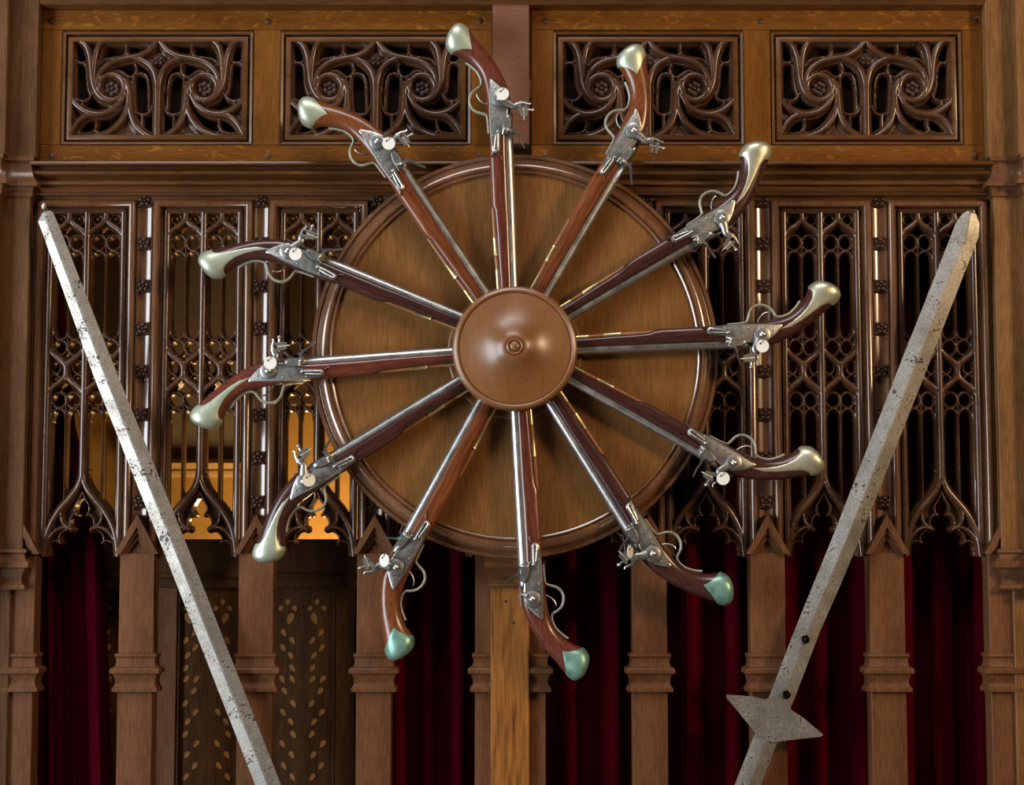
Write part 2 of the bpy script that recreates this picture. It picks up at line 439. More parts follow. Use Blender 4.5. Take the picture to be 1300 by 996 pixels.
# ---- carved frieze panels
PZC = zr(111.5)
def panel_frame():
    m = MB()
    hw, hh = 122.8, 74.3
    o = [(-hw, -hh), (hw, -hh), (hw, hh), (-hw, hh)]
    def rect(k): return [(x - math.copysign(k, x), z - math.copysign(k, z)) for x, z in o]
    m.rings([[(x, d, z) for x, z in rect(k)] for k, d in ((-1.5, 4), (-1.5, 0.2), (-0.6, -0.8), (0.2, -0.8), (3.8, 1.2), (4.0, 10), (6.2, 10), (6.4, 3.2), (7.4, 1.2), (9, 0.6), (13, 0.8), (13, 20))], cap=False)
    return m
def zq(zx, zy):                        # zoomed tracing of the carving -> panel coordinates
    return ((zx - 785) / 6.3, (496 - zy) / 6.3)
def mir(p): return [(-x, z) for x, z in p]
PRIM = [
    [(60, 72), (120, 84), (185, 130), (222, 205), (240, 310), (252, 420), (280, 510), (330, 570), (400, 596)],
    [(440, 68), (350, 92), (295, 150), (272, 230), (262, 330), (256, 430)],
    [(785, 60), (765, 115), (710, 180), (630, 225), (530, 243), (430, 268), (350, 320), (303, 390), (288, 480)],
    [(590, 236), (680, 275), (740, 335), (770, 420), (778, 520), (780, 900)],
    [(515, 430), (548, 500), (558, 610), (570, 710), (615, 810), (700, 880), (770, 900)],
    [(550, 560), (542, 660), (505, 750), (435, 830), (330, 882), (200, 900)],
    [(515, 545), (470, 625), (390, 685), (290, 705), (195, 680), (115, 620), (55, 545)],
    [(300, 704), (210, 720), (150, 765), (105, 830), (66, 905)],
]
SEC = [
    [(75, 190), (95, 245), (145, 274), (195, 262), (228, 225)],
    [(80, 515), (110, 568), (168, 590), (220, 572), (255, 520)],
    [(168, 590), (165, 650), (170, 680)],
    [(88, 520), (88, 330), (110, 288), (145, 276), (185, 288), (200, 330), (212, 470), (235, 540)],
    [(300, 300), (340, 250), (420, 232), (480, 222), (514, 195), (518, 120), (514, 90)], [(514, 195), (550, 214), (620, 205), (690, 165)],
    [(420, 345), (470, 345), (530, 388), (560, 392), (592, 365), (604, 320), (590, 280)],
    [(585, 372), (576, 440), (578, 640), (606, 688), (655, 703), (710, 690), (740, 640)], [(655, 703), (655, 870)], [(592, 370), (640, 362), (685, 385), (706, 470), (712, 660)],
    [(100, 860), (200, 860), (262, 842), (285, 800), (285, 740)], [(275, 838), (330, 862), (400, 840), (470, 770)],
]
def panel_carving():
    m = Relief(-110.5, 110.5, -62, 62, 0.62)
    m.line([(-113, -64.5), (113, -64.5), (113, 64.5), (-113, 64.5)], closed=True, reach=9, nose=3.4, foot=7.4)
    for p in PRIM:
        q = cr([zq(*a) for a in p], 6)
        m.line(q); m.line(mir(q))
    for p in SEC:
        q = cr([zq(*a) for a in p], 5)
        m.line(q, sec_d, reach=4); m.line(mir(q), sec_d, reach=4)
    for s in (-1, 1):
        cx, cz = zq(408, 485); cx *= s
        m.line([(cx + 16.6 * math.cos(2 * math.pi * k / 40), cz + 16.6 * math.sin(2 * math.pi * k / 40)) for k in range(40)], closed=True)
        m.disc(cx, cz, 16, 14)
        for tri in ([(190, 72), (380, 72), (262, 200)], [(545, 725), (645, 902), (425, 902)], [(55, 595), (55, 820), (190, 705)], [(785, 180), (660, 240), (785, 400)]):
            m.fill([(s * a, b) for a, b in (zq(*t) for t in tri)], 11.5)
    return m
def flower(r, petals, d0=0.0, ring=True):
    m = MB()
    for k in range(petals):
        a = 2 * math.pi * (k + 0.5) / petals
        m.ball((r * 0.58 * math.cos(a), d0 - 0.5, r * 0.58 * math.sin(a)), r * 0.40, 1, 0.9, 1, 7, 4)
        a2 = a + math.pi / petals
        m.ball((r * 0.88 * math.cos(a2), d0 + 1.0, r * 0.88 * math.sin(a2)), r * 0.18, 1, 1, 1, 6, 3)
    m.ball((0, d0 - 1.5, 0), r * 0.24, 1, 1, 1, 8, 4)
    return m
me_frame = panel_frame().mesh('panel_frame', OAK_MOULD, abs_z=False)
me_carv = panel_carving().mesh('carving', OAK_CARVED, False)
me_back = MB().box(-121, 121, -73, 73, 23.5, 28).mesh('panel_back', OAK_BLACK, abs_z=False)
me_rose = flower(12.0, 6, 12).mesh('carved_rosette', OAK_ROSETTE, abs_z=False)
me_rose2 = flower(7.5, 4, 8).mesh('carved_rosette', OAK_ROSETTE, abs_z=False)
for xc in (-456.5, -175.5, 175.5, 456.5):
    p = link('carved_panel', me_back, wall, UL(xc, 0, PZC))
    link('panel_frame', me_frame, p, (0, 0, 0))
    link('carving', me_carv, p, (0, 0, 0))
    cx, cz = zq(408, 485)
    for s in (-1, 1):
        link('carved_rosette', me_rose, p, (s * cx * S, 0, cz * S))
    link('carved_rosette', me_rose2, p, (0, 0, zq(0, 262)[1] * S))
    tag(p, 'pierced oak panel carved with mirrored scrolls and rosettes')

# ---- long horizontal mouldings
def run(name, prof, x0, x1, mat, back=20):
    pr = [(zr(r), d) for r, d in prof]
    ring = lambda x: [(x, back, pr[0][0])] + [(x, d, z) for z, d in pr] + [(x, back, pr[-1][0])]
    return MB().rings([ring(x0), ring(x1)]).build(name, mat, wall, ang=30)
run('cornice_moulding', [(207, 0), (207.4, -17), (208.2, -21.5), (209.6, -24), (211.6, -25), (213.4, -24.2), (213.8, -9), (217.2, -9), (218, -15), (221, -19.5), (224.5, -18), (227.5, -9), (229.5, -5), (232.4, -5), (232.8, -13), (236.4, -13), (236.8, -5), (239.4, -5), (240.4, -10), (243.5, -13.5), (247, -10), (247.3, -12.5), (248, -14.6), (249, -15.4), (249.9, -14.4), (250.2, -3.5), (254, -2.5), (256, -1)], -612, 612, OAK_MOULD)
run('cornice_moulding', [(-40, -26), (3, -26), (6, -22), (9, -19), (10.5, -19), (11.5, -14), (12.5, -8), (13.5, 0)], -606, 606, OAK_MOULD)

# ---- tracery lights (one relief, eight bays)
TOP = zr(268)
def R(pts): return [(x, zr(r)) for x, r in pts]
INNER = [(0, 624), (3.5, 632), (8.3, 640), (9.2, 645), (8.6, 649), (5.8, 653.5), (10, 653), (14, 657), (15.6, 663), (14.5, 668), (11.8, 672), (17, 671.5), (23, 674), (27.5, 679), (28.5, 684), (26.5, 689), (31, 686), (37, 687.5), (42, 692), (46, 702)]
OUTER = [(48, 702), (46, 690), (43, 678), (38, 664), (28, 647), (17, 634), (7, 622), (1.0, 612), (0, 611)]
def bay_relief():
    m = Relief(-50.5, 50.5, zr(706), zr(264), 0.62)
    H = 46.8; q = dict(nose=2.6, top=2.4, foot=5.2, floor=11.5)
    m.line(R([(-H - 1, 712), (-H, 267), (H, 267), (H + 1, 712)]), reach=8, nose=3.3, top=1.4, foot=6.4, floor=12)
    m.line(R([(0, 267), (0, 606)]), reach=8, nose=3.3, top=1.4, foot=6.4, floor=12)
    for s in (-1, 1):
        og = cr([(0, 596), (s * 1.5, 608), (s * 7, 621), (s * 17, 634), (s * 28, 647), (s * 38, 664), (s * 44, 682), (s * 47, 706)], 6)
        m.line(R(og), reach=8, nose=2.8, top=1.5, foot=6.8, floor=12)
        m.fill(R([(s * a, b) for a, b in OUTER + INNER]), 15.0)
        for k0, k1 in ((0, 6), (5, 11), (10, 16), (15, 20)):
            m.line(R(cr([(s * a, b) for a, b in INNER[k0:k1]], 3)), sec_d, reach=4, top=6.5, nose=0.8, foot=1.9)
        m.line(R(cr([(s * 23.5, 641), (s * 26, 650), (s * 25, 660), (s * 20, 667), (s * 12.5, 671.5)], 5)), nose=1.3, top=3.2, foot=3.6, floor=10.5)
        m.line(R(cr([(s * 46, 696), (s * 40, 682), (s * 32, 673), (s * 22, 669), (s * 12.5, 671.5)], 5)), nose=1.4, top=3.2, foot=3.8, floor=10.5)
    def eye(x, row, r, sx=1.0, sz=1.0, **kw):
        z = zr(row)
        m.line([(x + sx * r * math.cos(2 * math.pi * k / 20), z + sz * r * math.sin(2 * math.pi * k / 20)) for k in range(20)], sec_d, closed=True, reach=4.5, **kw)
    E = dict(nose=0.9, top=9.0, foot=2.3, floor=13)
    T = dict(nose=0.8, top=8.0, foot=1.9, floor=13)
    for lc in (-23.4, 23.4):
        m.line(R([(lc, 266), (lc, 280)]), **q); m.line(R([(lc, 460), (lc, 480)]), **q)
        so = 1 if lc > 0 else -1
        for s in (-1, 1):
            m.line(R(cr([(lc, 272), (lc + s * 1.6, 279), (lc + s * 8, 285.5), (lc + s * 16, 291), (lc + s * 21.5, 298), (lc + s * 23.4, 308)], 5)), **q)
            m.line(R(cr([(lc + s * 23.4, 432), (lc + s * 21.5, 442), (lc + s * 15, 450.5), (lc + s * 6.5, 457), (lc + s * 1.4, 463), (lc, 471)], 5)), **q)
            m.line(R(cr([(lc, 470), (lc + s * 1.6, 477.5), (lc + s * 8, 484.5), (lc + s * 16, 490.5), (lc + s * 21.5, 498), (lc + s * 23.4, 508)], 5)), **q)
            eye(lc + s * 11.8, 277.5, 6.6, **E)
            eye(lc + s * 9.6, 306.5, 9.4, 0.98, 1.08, **E)
            m.line(R(cr([(lc, 330), (lc + s * 1.6, 322), (lc + s * 6, 318), (lc + s * 13, 318), (lc + s * 17, 322), (lc + s * 18.6, 332)], 4)), sec_d, reach=4, **E)
            m.line(R([(lc + s * 19, 300), (lc + s * 19, 446)]), sec_d, reach=4, **T)
            m.line(R(cr([(lc, 416), (lc + s * 1.6, 425), (lc + s * 6, 429), (lc + s * 13, 429), (lc + s * 17, 424), (lc + s * 18.6, 414)], 4)), sec_d, reach=4, **E)
            eye(lc + s * 9.4, 440, 9.2, 0.98, 1.06, **E)
            eye(lc + s * 13.8, 464.5, 7.8, 0.82, 1.15, **E)
            eye(lc + s * 14.2, 481.5, 6.8, 0.85, 1.05, **E)
            eye(lc + s * 9.4, 507, 9.4, 0.98, 1.08, **E)
            m.line(R(cr([(lc, 532), (lc + s * 1.6, 523), (lc + s * 6, 518.5), (lc + s * 13, 518.5), (lc + s * 17, 523), (lc + s * 18.6, 533)], 4)), sec_d, reach=4, **E)
            m.line(R([(lc + s * 19, 500), (lc + s * 19, 664 if s == so else 620)]), sec_d, reach=4, **T)
        m.line(R([(lc, 312), (lc, 434)]), sec_d, reach=4, **T)
        m.line(R([(lc, 512), (lc, 648)]), sec_d, reach=4, nose=0.8, top=7, foot=2.1, floor=12)
    return m
me_tp = bay_relief().mesh('tracery', OAK_CARVED, True)
BAYS = [-543.5, -394.5, -246, -97.5, 97.5, 246, 394.5, 543.5]
roll = [(-4.6, 16), (-4.6, -2)] + [(4.4 * math.cos(math.pi - a), -3 - 4.4 * math.sin(a)) for a in [math.pi * k / 8 for k in range(9)]] + [(4.6, -2), (4.6, 16)]
me_bf = MB().sweep(R([(-59, 712), (-59, 258.5), (59, 258.5), (59, 712)]), roll)
me_bf.sweep(R([(-53, 712), (-53, 263.5), (53, 263.5), (53, 712)]), [(-2.2, 18), (-2.2, 6), (-1, 4.5), (1, 4.5), (2.2, 6), (2.2, 18)])
me_bf = me_bf.mesh('bay_moulding', OAK_MULL, ang=50)
for bx in BAYS:
    link('tracery', me_tp, wall, (bx * S, 0, 0))
    link('bay_moulding', me_bf, wall, (bx * S, 0, 0))

# ---- mullions with square rosettes
sq = MB().box(-8.6, 8.6, -8.2, 8.2, -2.2, 6, 1.6)
for k in range(5):
    a = math.pi / 2 + 2 * math.pi / 5 * k
    sq.ball((4.9 * math.cos(a), -3.4, 4.9 * math.sin(a)), 2.9, 1, 0.8, 1, 8, 4)
for k in range(4):
    a = math.pi / 4 + math.pi / 2 * k
    sq.ball((9.2 * math.cos(a), -2.2, 9.2 * math.sin(a)), 2.1, 1, 1.0, 1, 6, 4)
sq.ball((0, -4.4, 0), 1.9, 1, 0.9, 1, 8, 4)
me_sq = sq.mesh('rosette', OAK_ROSETTE, abs_z=False)
strip = [(-10.5, 18), (-10.5, -0.5), (-9.6, -2.2), (-8.4, -2.2), (-7.6, 1), (-4, 2.8), (0, 3.4), (4, 2.8), (7.6, 1), (8.4, -2.2), (9.6, -2.2), (10.5, -0.5), (10.5, 18)]
back = MB().box(-17, 17, zr(712), zr(252), 14, 30)
for i, mx in enumerate(MULL):
    mm = MB().sweep([(0, zr(712)), (0, zr(252))], strip)
    mm.box(-16, 16, zr(712), zr(252), 12, 24)
    mo = mm.build('mullion', OAK_MULL, wall, (mx * S, 0, ZC)); 
    for row in (255, 309, 363, 417, 471, 526, 581, 637):
        link('rosette', me_sq, mo, (0, 0, zr(row) * S))
# centre mullion (behind the wheel)
MB().box(-24, 24, zr(712), zr(252), -2, 24, 1).build('mullion', OAK_MULL, wall)

# ---- lower posts with gables and moulded bases
def stack(m, cx, hw, front, prof, back=24):
    """square-mitred moulding: prof (row, e)"""
    m.rings([[(cx - hw - e, back, zr(r)), (cx + hw + e, back, zr(r)), (cx + hw + e, front - e, zr(r)), (cx - hw - e, front - e, zr(r))] for r, e in prof])
BASE = [(828, 0), (829, 3.5), (832, 4.2), (835, 2.2), (840, 2.0), (845, 3.5), (847, 7.5), (849, 9), (853.5, 9), (854.5, 5.5), (860, 3.2), (866, 2.6), (870, 4), (872, 6), (875, 6.5), (877, 6), (878, 0)]
def gable_mb():
    m = MB()
    a, lo = zr(653), zr(703)
    def vee(o, w, d0, d1):
        # inverted V of thickness w, offset o below the apex
        hw = 27.5 - o * 0.55
        zt = a - o
        n = w * 1.15
        poly = [(0, zt), (hw, lo), (hw - w, lo), (0, zt - n * 1.85), (-hw + w, lo), (-hw, lo)]
        m.prism(poly[:4], d0, d1)
        m.prism([poly[0], poly[3], poly[4], poly[5]], d0, d1)
    vee(0, 7.5, -19, 18)
    vee(0, 10.5, -15.5, 18)
    vee(0, 14.5, -11, 18)
    m.prism([(0, a - 8), (23, lo), (-23, lo)], -6, 18)
    return m
me_gable = gable_mb().mesh('gable', OAK_POST, ang=25)
pm = MB().box(-21.8, 21.8, FLOOR_Z, zr(702), -10, 24, 0.8)
me_shaft = pm.mesh('post', OAK_POST)
bm_ = MB(); stack(bm_, 0, 21.8, -10, BASE); me_base = bm_.mesh('post_base', OAK_POST, ang=25)
for px_ in MULL:
    p = link('post', me_shaft, wall, (px_ * S, 0, 0))
    link('gable', me_gable, p, (0, 0, 0))
    link('base_moulding', me_base, p, (0, 0, 0))
# wide centre post behind the front post
p = MB().box(-46, 42, FLOOR_Z, zr(600), -10, 24, 0.8).build('post', OAK_POST, wall)
m = MB(); stack(m, -2, 44, -10, BASE); m.build('base_moulding', OAK_POST, p, ang=25)
# pale post in front, above and below the wheel
MB().box(-25, 22, zr(186), zr(-40), -18, 10, 1.0).build('centre_post', OAK_PINK, wall)
cp = MB().box(-26.5, 21.5, FLOOR_Z, zr(744), -20, 10, 1.0).build('centre_plank', OAK_PLANK, wall)
m = MB(); stack(m, -2.5, 24, -20, [(690, 4), (716, 7), (720, 7), (722, 5), (728, 1.5), (736, 0.6), (740, 1.5), (741.5, 4), (744, 4.4), (745.5, 3.5), (746, 0)]); m.build('capital', OAK_MOULD, cp, ang=25)
for px, py in ((642, 763), (652, 790)):
    x, z = W(px, py, -20)
    MB().lathe([(1.9, -15), (1.9, -20.4), (0.2, -20.5)], x, z, 10).build('nail_hole', PEG, cp)

# ---- pilasters at both ends
CAPP = [(202, 0), (203, 3), (208, 3.4), (209.5, 0.5), (215, 0), (222, 1.2), (228, 3.4), (233, 6.5), (236, 9.5), (241, 10), (242, 4), (244, 2.6), (252, 2.6), (254, 0)]
BASP = [(696, 0), (697, 5), (701, 6), (703, 3), (708, 4), (711, 7), (713, 10), (720, 10), (721.5, 5), (727, 1), (734, -1), (740, 0), (742, 4), (746, 4.5), (748, 3), (749, -6)]
def pilaster(sgn, mat):
    for (xi, xo, front, nm) in ((611, 662, -20, 'pilaster'), (645, 900, -40, 'pilaster')):
        lo, hi = min(sgn * xi, sgn * xo), max(sgn * xi, sgn * xo)
        s = MB().box(lo, hi, zr(698), zr(252), front, 30, 1.2).build(nm, mat, wall)
        lo2, hi2 = min(sgn * (xi - 5), sgn * xo), max(sgn * (xi - 5), sgn * xo)
        MB().box(lo2, hi2, zr(204), zr(-40), front - 1, 30, 1.2).build('upper_shaft', mat, s)
        off = 14 if xi < 640 else 10
        lo3, hi3 = min(sgn * (xi + off), sgn * xo), max(sgn * (xi + off), sgn * xo)
        MB().box(lo3, hi3, FLOOR_Z, zr(746), front + 4, 30, 1.2).build('pedestal', mat, s)
        cx, hw = (lo + hi) / 2, (hi - lo) / 2
        m = MB(); stack(m, cx, hw, front, CAPP); m.build('capital', OAK_MULL, s, ang=25)
        m = MB(); stack(m, cx, hw, front, BASP); m.build('base_moulding', OAK_MULL, s, ang=25)
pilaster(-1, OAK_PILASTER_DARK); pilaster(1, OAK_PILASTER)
# small bronze pin that holds the left sword's point
x, z = W(56, 263, -12)
MB().ball((x, -14, z + 1), 3.2, 1, 1, 1.6, 8, 5).tube([(x, 8, z), (x, -14, z)], 1.4).build('sword_pin', CAP['gold'], wall)

# ---- rooms behind the screen
HB = zr(-60)
tag(MB().box(-1000, 1000, FLOOR_Z, HB, 700, 740).build('wall_far', YELLOW), kind='structure')
tag(MB().box(-940, -900, FLOOR_Z, HB, 26, 740).build('wall_left', BROWN_WALL), kind='structure')
tag(MB().box(900, 940, FLOOR_Z, HB, 26, 740).build('wall_right', BROWN_WALL), kind='structure')
tag(MB().box(-940, 940, HB, HB + 30, 0, 740).build('ceiling', BROWN_WALL), kind='structure')
# darker upper zone on the far wall
t = MB().box(-890, 890, zr(512, 690), HB - 30, 694, 702).build('trim_1', BROWN_WALL); tag(t, kind='structure')
mx0, mz0 = W(256, 700, 690)
mant = empty('chimney_breast', UL(mx0, 690, FLOOR_Z), label='pale chimney breast with a moulded ledge seen through the second bay', cat='chimney breast')
def mbox(name, hw, r0, r1, d0, mat, c=1.5):
    zb = 0 if r1 is None else zr(r1, d0) - FLOOR_Z
    return MB().box(-hw, hw, zb, zr(r0, d0) - FLOOR_Z, d0 - 690, 10, c).build(name, mat, mant, (0, 0, 0))
mbox('lower_face', 74, 600, None, 660, YELLOW)
mbox('upper_face', 62, 270, 588, 668, GREY_WALL)
m = MB(); pr = [(zr(r, 655) - FLOOR_Z, d - 690) for r, d in ((582, 668), (582.5, 648), (588, 642), (590, 648), (596, 655), (598, 651), (602, 652), (606, 661))]
ring = lambda x: [(x, 5, pr[0][0])] + [(x, d, z) for z, d in pr] + [(x, 5, pr[-1][0])]
m.rings([ring(-80), ring(80)]); m.build('ledge', YELLOW_TRIM, mant, (0, 0, 0))
lamp = bpy.data.lights.new('back_room_lamp', 'POINT'); lamp.energy = 9; lamp.color = (1.0, 0.66, 0.30); lamp.shadow_soft_size = 0.08
lo = bpy.data.objects.new('back_room_lamp', lamp); lo.location = UL(-230, 470, zr(790)); COL.objects.link(lo)

# ---- inlaid partition behind the left posts
PD = 95
part = empty('inlaid_partition', UL(-385, PD, FLOOR_Z), label='low dark oak partition with pale inlaid flowers behind the left posts', cat='partition')
def pbox(name, px0, px1, r0, r1, d0, d1, mat, c=1.0, par=part):
    xa, xb = W(px0, r0, d0)[0], W(px1, r0, d0)[0]
    za = zr(r0, d0); zb = FLOOR_Z if r1 is None else zr(r1, d0)
    cx = -385
    o = MB().box(xa - cx, xb - cx, zb - FLOOR_Z, za - FLOOR_Z, d0 - PD, d1 - PD, c)
    return o.build(name, mat, par, (0, 0, 0))
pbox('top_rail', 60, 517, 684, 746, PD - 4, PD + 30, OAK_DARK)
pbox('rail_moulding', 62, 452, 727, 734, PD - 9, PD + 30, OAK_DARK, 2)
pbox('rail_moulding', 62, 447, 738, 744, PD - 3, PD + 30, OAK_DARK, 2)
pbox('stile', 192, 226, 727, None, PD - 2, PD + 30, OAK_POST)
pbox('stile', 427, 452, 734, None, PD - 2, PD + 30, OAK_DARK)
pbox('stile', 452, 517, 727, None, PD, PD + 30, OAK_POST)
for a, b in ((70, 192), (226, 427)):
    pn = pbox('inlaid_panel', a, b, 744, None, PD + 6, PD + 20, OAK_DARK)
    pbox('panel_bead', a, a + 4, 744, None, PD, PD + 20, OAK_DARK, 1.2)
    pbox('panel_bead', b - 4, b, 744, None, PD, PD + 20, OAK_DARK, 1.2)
    cols = (131, 171) if a < 100 else (242, 283, 325, 365.5, 402.5)
    def drop(l, w):
        pts = [(0, -l / 2), (w * 0.38, -l * 0.2), (w / 2, l * 0.15), (w * 0.35, l * 0.4), (0, l / 2), (-w * 0.35, l * 0.4), (-w / 2, l * 0.15), (-w * 0.38, -l * 0.2)]
        return MB().prism(pts, -0.9, 1.5)
    if a < 100:
        me_leaf = drop(11, 6.5).mesh('inlay_leaf', INLAY, abs_z=False); me_pet = drop(8, 6.6).mesh('inlay_petal', INLAY, abs_z=False); me_big = drop(16, 9).mesh('inlay_leaf', INLAY, abs_z=False)
    for ci, px in enumerate(cols):
        mirr = 1 if ci % 2 else -1
        items = [('inlay_petal', me_pet, 0, 764, 0), ('inlay_petal', me_pet, -9, 772, 40), ('inlay_petal', me_pet, 9, 772, -40), ('inlay_leaf', me_big, mirr * 3, 785, mirr * 22)]
        for j, (ox, rr) in enumerate(((-5, 803), (6, 813), (-6, 822), (4, 832), (6, 848), (-7, 862), (6, 862), (-4, 877), (7, 893), (-6, 904), (4, 916), (7, 932), (-7, 944), (5, 958), (-5, 972), (6, 986))):
            items.append(('inlay_leaf', me_leaf, -ox * mirr * -1, rr, -34 * mirr))
        for nm, me, ox, rr, rot in items:
            x, z = W(px + ox, rr, PD + 6)
            o = link(nm, me, pn, ((x + 385) * S, 6 * S, (z - FLOOR_Z) * S))
            o.rotation_euler = (0, math.radians(rot), 0)

# ---- curtains
def curtain(label, pts, d, folds, amp, seed, top, bottom=None):
    """pts: (row, left px, right px)"""
    rnd = random.Random(seed)
    ph = rnd.random() * 6; n = folds * 10
    m = MB(); rs_f = []; rs_b = []
    rows = [p[0] for p in pts]
    for row, xl, xr in pts:
        z = zr(row, d)
        a, b = W(xl, row, d)[0], W(xr, row, d)[0]
        f = []
        for i in range(n + 1):
            u = i / n
            y = amp * math.sin(u * folds * 2 * math.pi + ph) + amp * 0.45 * math.sin(u * folds * 3.7 * math.pi + ph * 2 + row * 0.002) + amp * 0.4 * math.sin(u * 5 + ph)
            f.append((a + (b - a) * u + amp * 0.22 * math.sin(u * folds * 4 * math.pi + ph), d + y, z))
        rs_f.append(f)
    x0 = (rs_f[-1][0][0] + rs_f[-1][-1][0]) / 2
    base = rs_f[-1][0][2]
    rings = [[(x - x0, y - d, z - base) for x, y, z in f] + [(x - x0, y - d + 3, z - base) for x, y, z in reversed(f)] for f in rs_f]
    m.rings(rings)
    o = m.build('curtain', VELVET, None, UL(x0, d, base), ang=80)
    tag(o, label, 'curtain', 'red velvet curtains behind the screen')
    return o
FB = 1780
curtain('dark red velvet curtain hanging narrow behind the far left bay', [(250, 44, 70), (400, 44, 80), (540, 44, 93), (620, 44, 112), (690, 44, 129), (800, 44, 133), (1000, 44, 140), (FB, 44, 150)], 55, 3, 9, 1, 250)
curtain('dark red velvet curtain behind the opening left of the centre post', [(240, 505, 648), (600, 498, 648), (1000, 500, 648), (FB, 500, 648)], 62, 4, 13, 5, 250)
curtain('widest dark red velvet curtain filling the openings right of the centre post', [(240, 652, 1285), (600, 652, 1285), (1000, 652, 1290), (FB, 652, 1295)], 64, 12, 16, 9, 250)

# =================================================================== WHEEL
wx, wz = W(653.5, 449, -38)
wheel = empty('wheel_mount', UL(wx, -20, wz), label='large round oak wheel board with domed hub carrying twelve pistols', cat='wheel')
L0 = -20
def wl(prof, name, mat, par, dx=0, dz=0, seg=128, ang=30):
    return MB().lathe([(r, d - L0) for r, d in prof], dx, dz, seg).build(name, mat, par, (0, 0, 0), ang=ang)
wl([(235, -14), (235, -37), (0.5, -37)], 'board', OAK_BOARD, wheel)
K = 0.985
rim = wl([(r * K, d) for r, d in ((232, -15), (258, -15), (259.5, -19), (259.5, -28), (258, -30.5), (254, -31), (253, -29), (251.8, -29.5), (250.6, -33), (248.6, -36.2), (246.2, -38.6), (243.6, -40.2), (241.2, -41), (239.2, -40.8), (237.6, -39), (236.8, -37.6), (235.6, -40), (234, -41), (232.4, -40), (231.8, -37), (231.8, -15))], 'rim', OAK_RIM, wheel, ang=40)
hx, hz = W(653.5, 441.5, -82); hx -= wx; hz -= wz
wl([(84, -36), (84, -40.5), (82, -42), (56, -42), (56, -69), (1, -69)], 'collar', OAK_HUB, wheel, hx * 0.5, hz * 0.5)
HP = [(60, -64), (77, -64), (77.4, -68), (77, -73), (75, -77), (72, -78.4), (70, -77.6), (69.2, -75.4), (68.4, -76.2), (60, -77.8), (50, -80), (40, -83), (31, -87), (24, -91.5), (19, -95), (14.5, -97.5), (12, -98), (11, -97.2), (10.5, -97)]
hub = wl([(r, d - 4) for r, d in HP], 'hub', OAK_HUB, wheel, hx, hz, ang=25)
wl([(r, d - 4) for r, d in ((10.8, -96), (10.4, -99), (9, -100), (7.4, -99), (6.8, -97.8), (6.0, -98.5), (5.2, -101), (3, -102.4), (0.3, -102.8))], 'hub_button', OAK_HUB, hub, hx, hz, 40)

# =================================================================== PISTOLS
PD_ = -56.5
PS = S * (D + PD_) / D
ST_ = [  # Us,Ut, Ls,Lt, half thickness
    (-176, 14.6, -176, 2.6, 8.8), (-160, 14.6, -160, 2.2, 9.2), (-120, 14.6, -120, 0.4, 9.4), (-84, 14.6, -84, -1.2, 9.8), (-74, 14.6, -73, -2.0, 10), (-67, 14.6, -66, -4.8, 10.2), (-56, 14.6, -56, -6.4, 10.6), (-30, 14.6, -30, -6.8, 11.4), (-5, 14.4, -5, -7.2, 12.2),
    (25, 15, 25, -8, 13), (48, 18.5, 48, -9.2, 13.2), (66, 21.2, 66, -10.6, 13), (81, 19.4, 84, -12.4, 12.3), (96, 14.6, 97, -15, 11.6), (110, 8.2, 107.5, -19, 11.4),
    (124, 0.5, 116.5, -26, 11.5), (138, -9, 124, -34.5, 12), (151, -19.5, 129.5, -43, 12.8), (162.5, -28, 132.5, -50.5, 14), (169.5, -34.5, 137, -56, 15), (173, -41, 146, -60, 14), (171.5, -48, 156, -58.5, 10), (168, -52, 162.5, -55.5, 4), (165.5, -54, 165, -54.4, 0.6)]
ST_DEEP = [(a, b, c, d - (3.6 if c < -60 else 2.0 if c < 0 else 0), w) for a, b, c, d, w in ST_]
def st_eval(u, T=None):
    T = T or ST_
    n = len(T) - 1
    u = min(max(u, 0), n - 1e-6); i = int(u); t = u - i
    p0, p1, p2, p3 = T[max(i - 1, 0)], T[i], T[i + 1], T[min(i + 2, n)]
    if p2[0] < 10:       # straight fore-end: linear
        return tuple(b + (c - b) * t for b, c in zip(p1, p2))
    return tuple(0.5 * (2 * b + (c - a) * t + (2 * a - 5 * b + 4 * c - e) * t * t + (3 * b - a - 3 * c + e) * t ** 3) for a, b, c, e in zip(p0, p1, p2, p3))
def surf(u, phi, off=0.0, T=None):
    Us, Ut, Ls, Lt, w = st_eval(u, T)
    cs, ct = (Us + Ls) / 2, (Ut + Lt) / 2; hs, ht = (Us - Ls) / 2, (Ut - Lt) / 2
    H = math.hypot(hs, ht) or 1e-6
    ex = 2.0 / (3.2 if u < 12 else max(2.1, 3.2 - (u - 12) * 0.3))
    c, s = math.cos(phi), math.sin(phi)
    c = math.copysign(abs(c) ** ex, c); s = math.copysign(abs(s) ** ex, s)
    k = (H + off) / H
    ww = max(w, 0) + off
    return (-(cs + hs * c * k), -ww * s, ct + ht * c * k)
NST = len(ST_) - 1
def stock_mesh(mat, T=None):
    m = MB(); seg = 24
    us = [i for i in range(0, 9)] + [8 + 0.34 * k for k in range(1, 100) if 8 + 0.34 * k < NST] + [NST]
    m.rings([[surf(u, 2 * math.pi * k / seg, 0.0, T) for k in range(seg)] for u in us])
    # moulded lobe round the front of the lock
    m.tube([(8, -12.2, 6.5), (5, -12.4, 6.4), (-4, -12.0, 0), (5, -12.2, -6)], [1.2, 1.5, 1.8, 1.2], 6)
    return m.mesh('stock', mat, PS, False, 60)
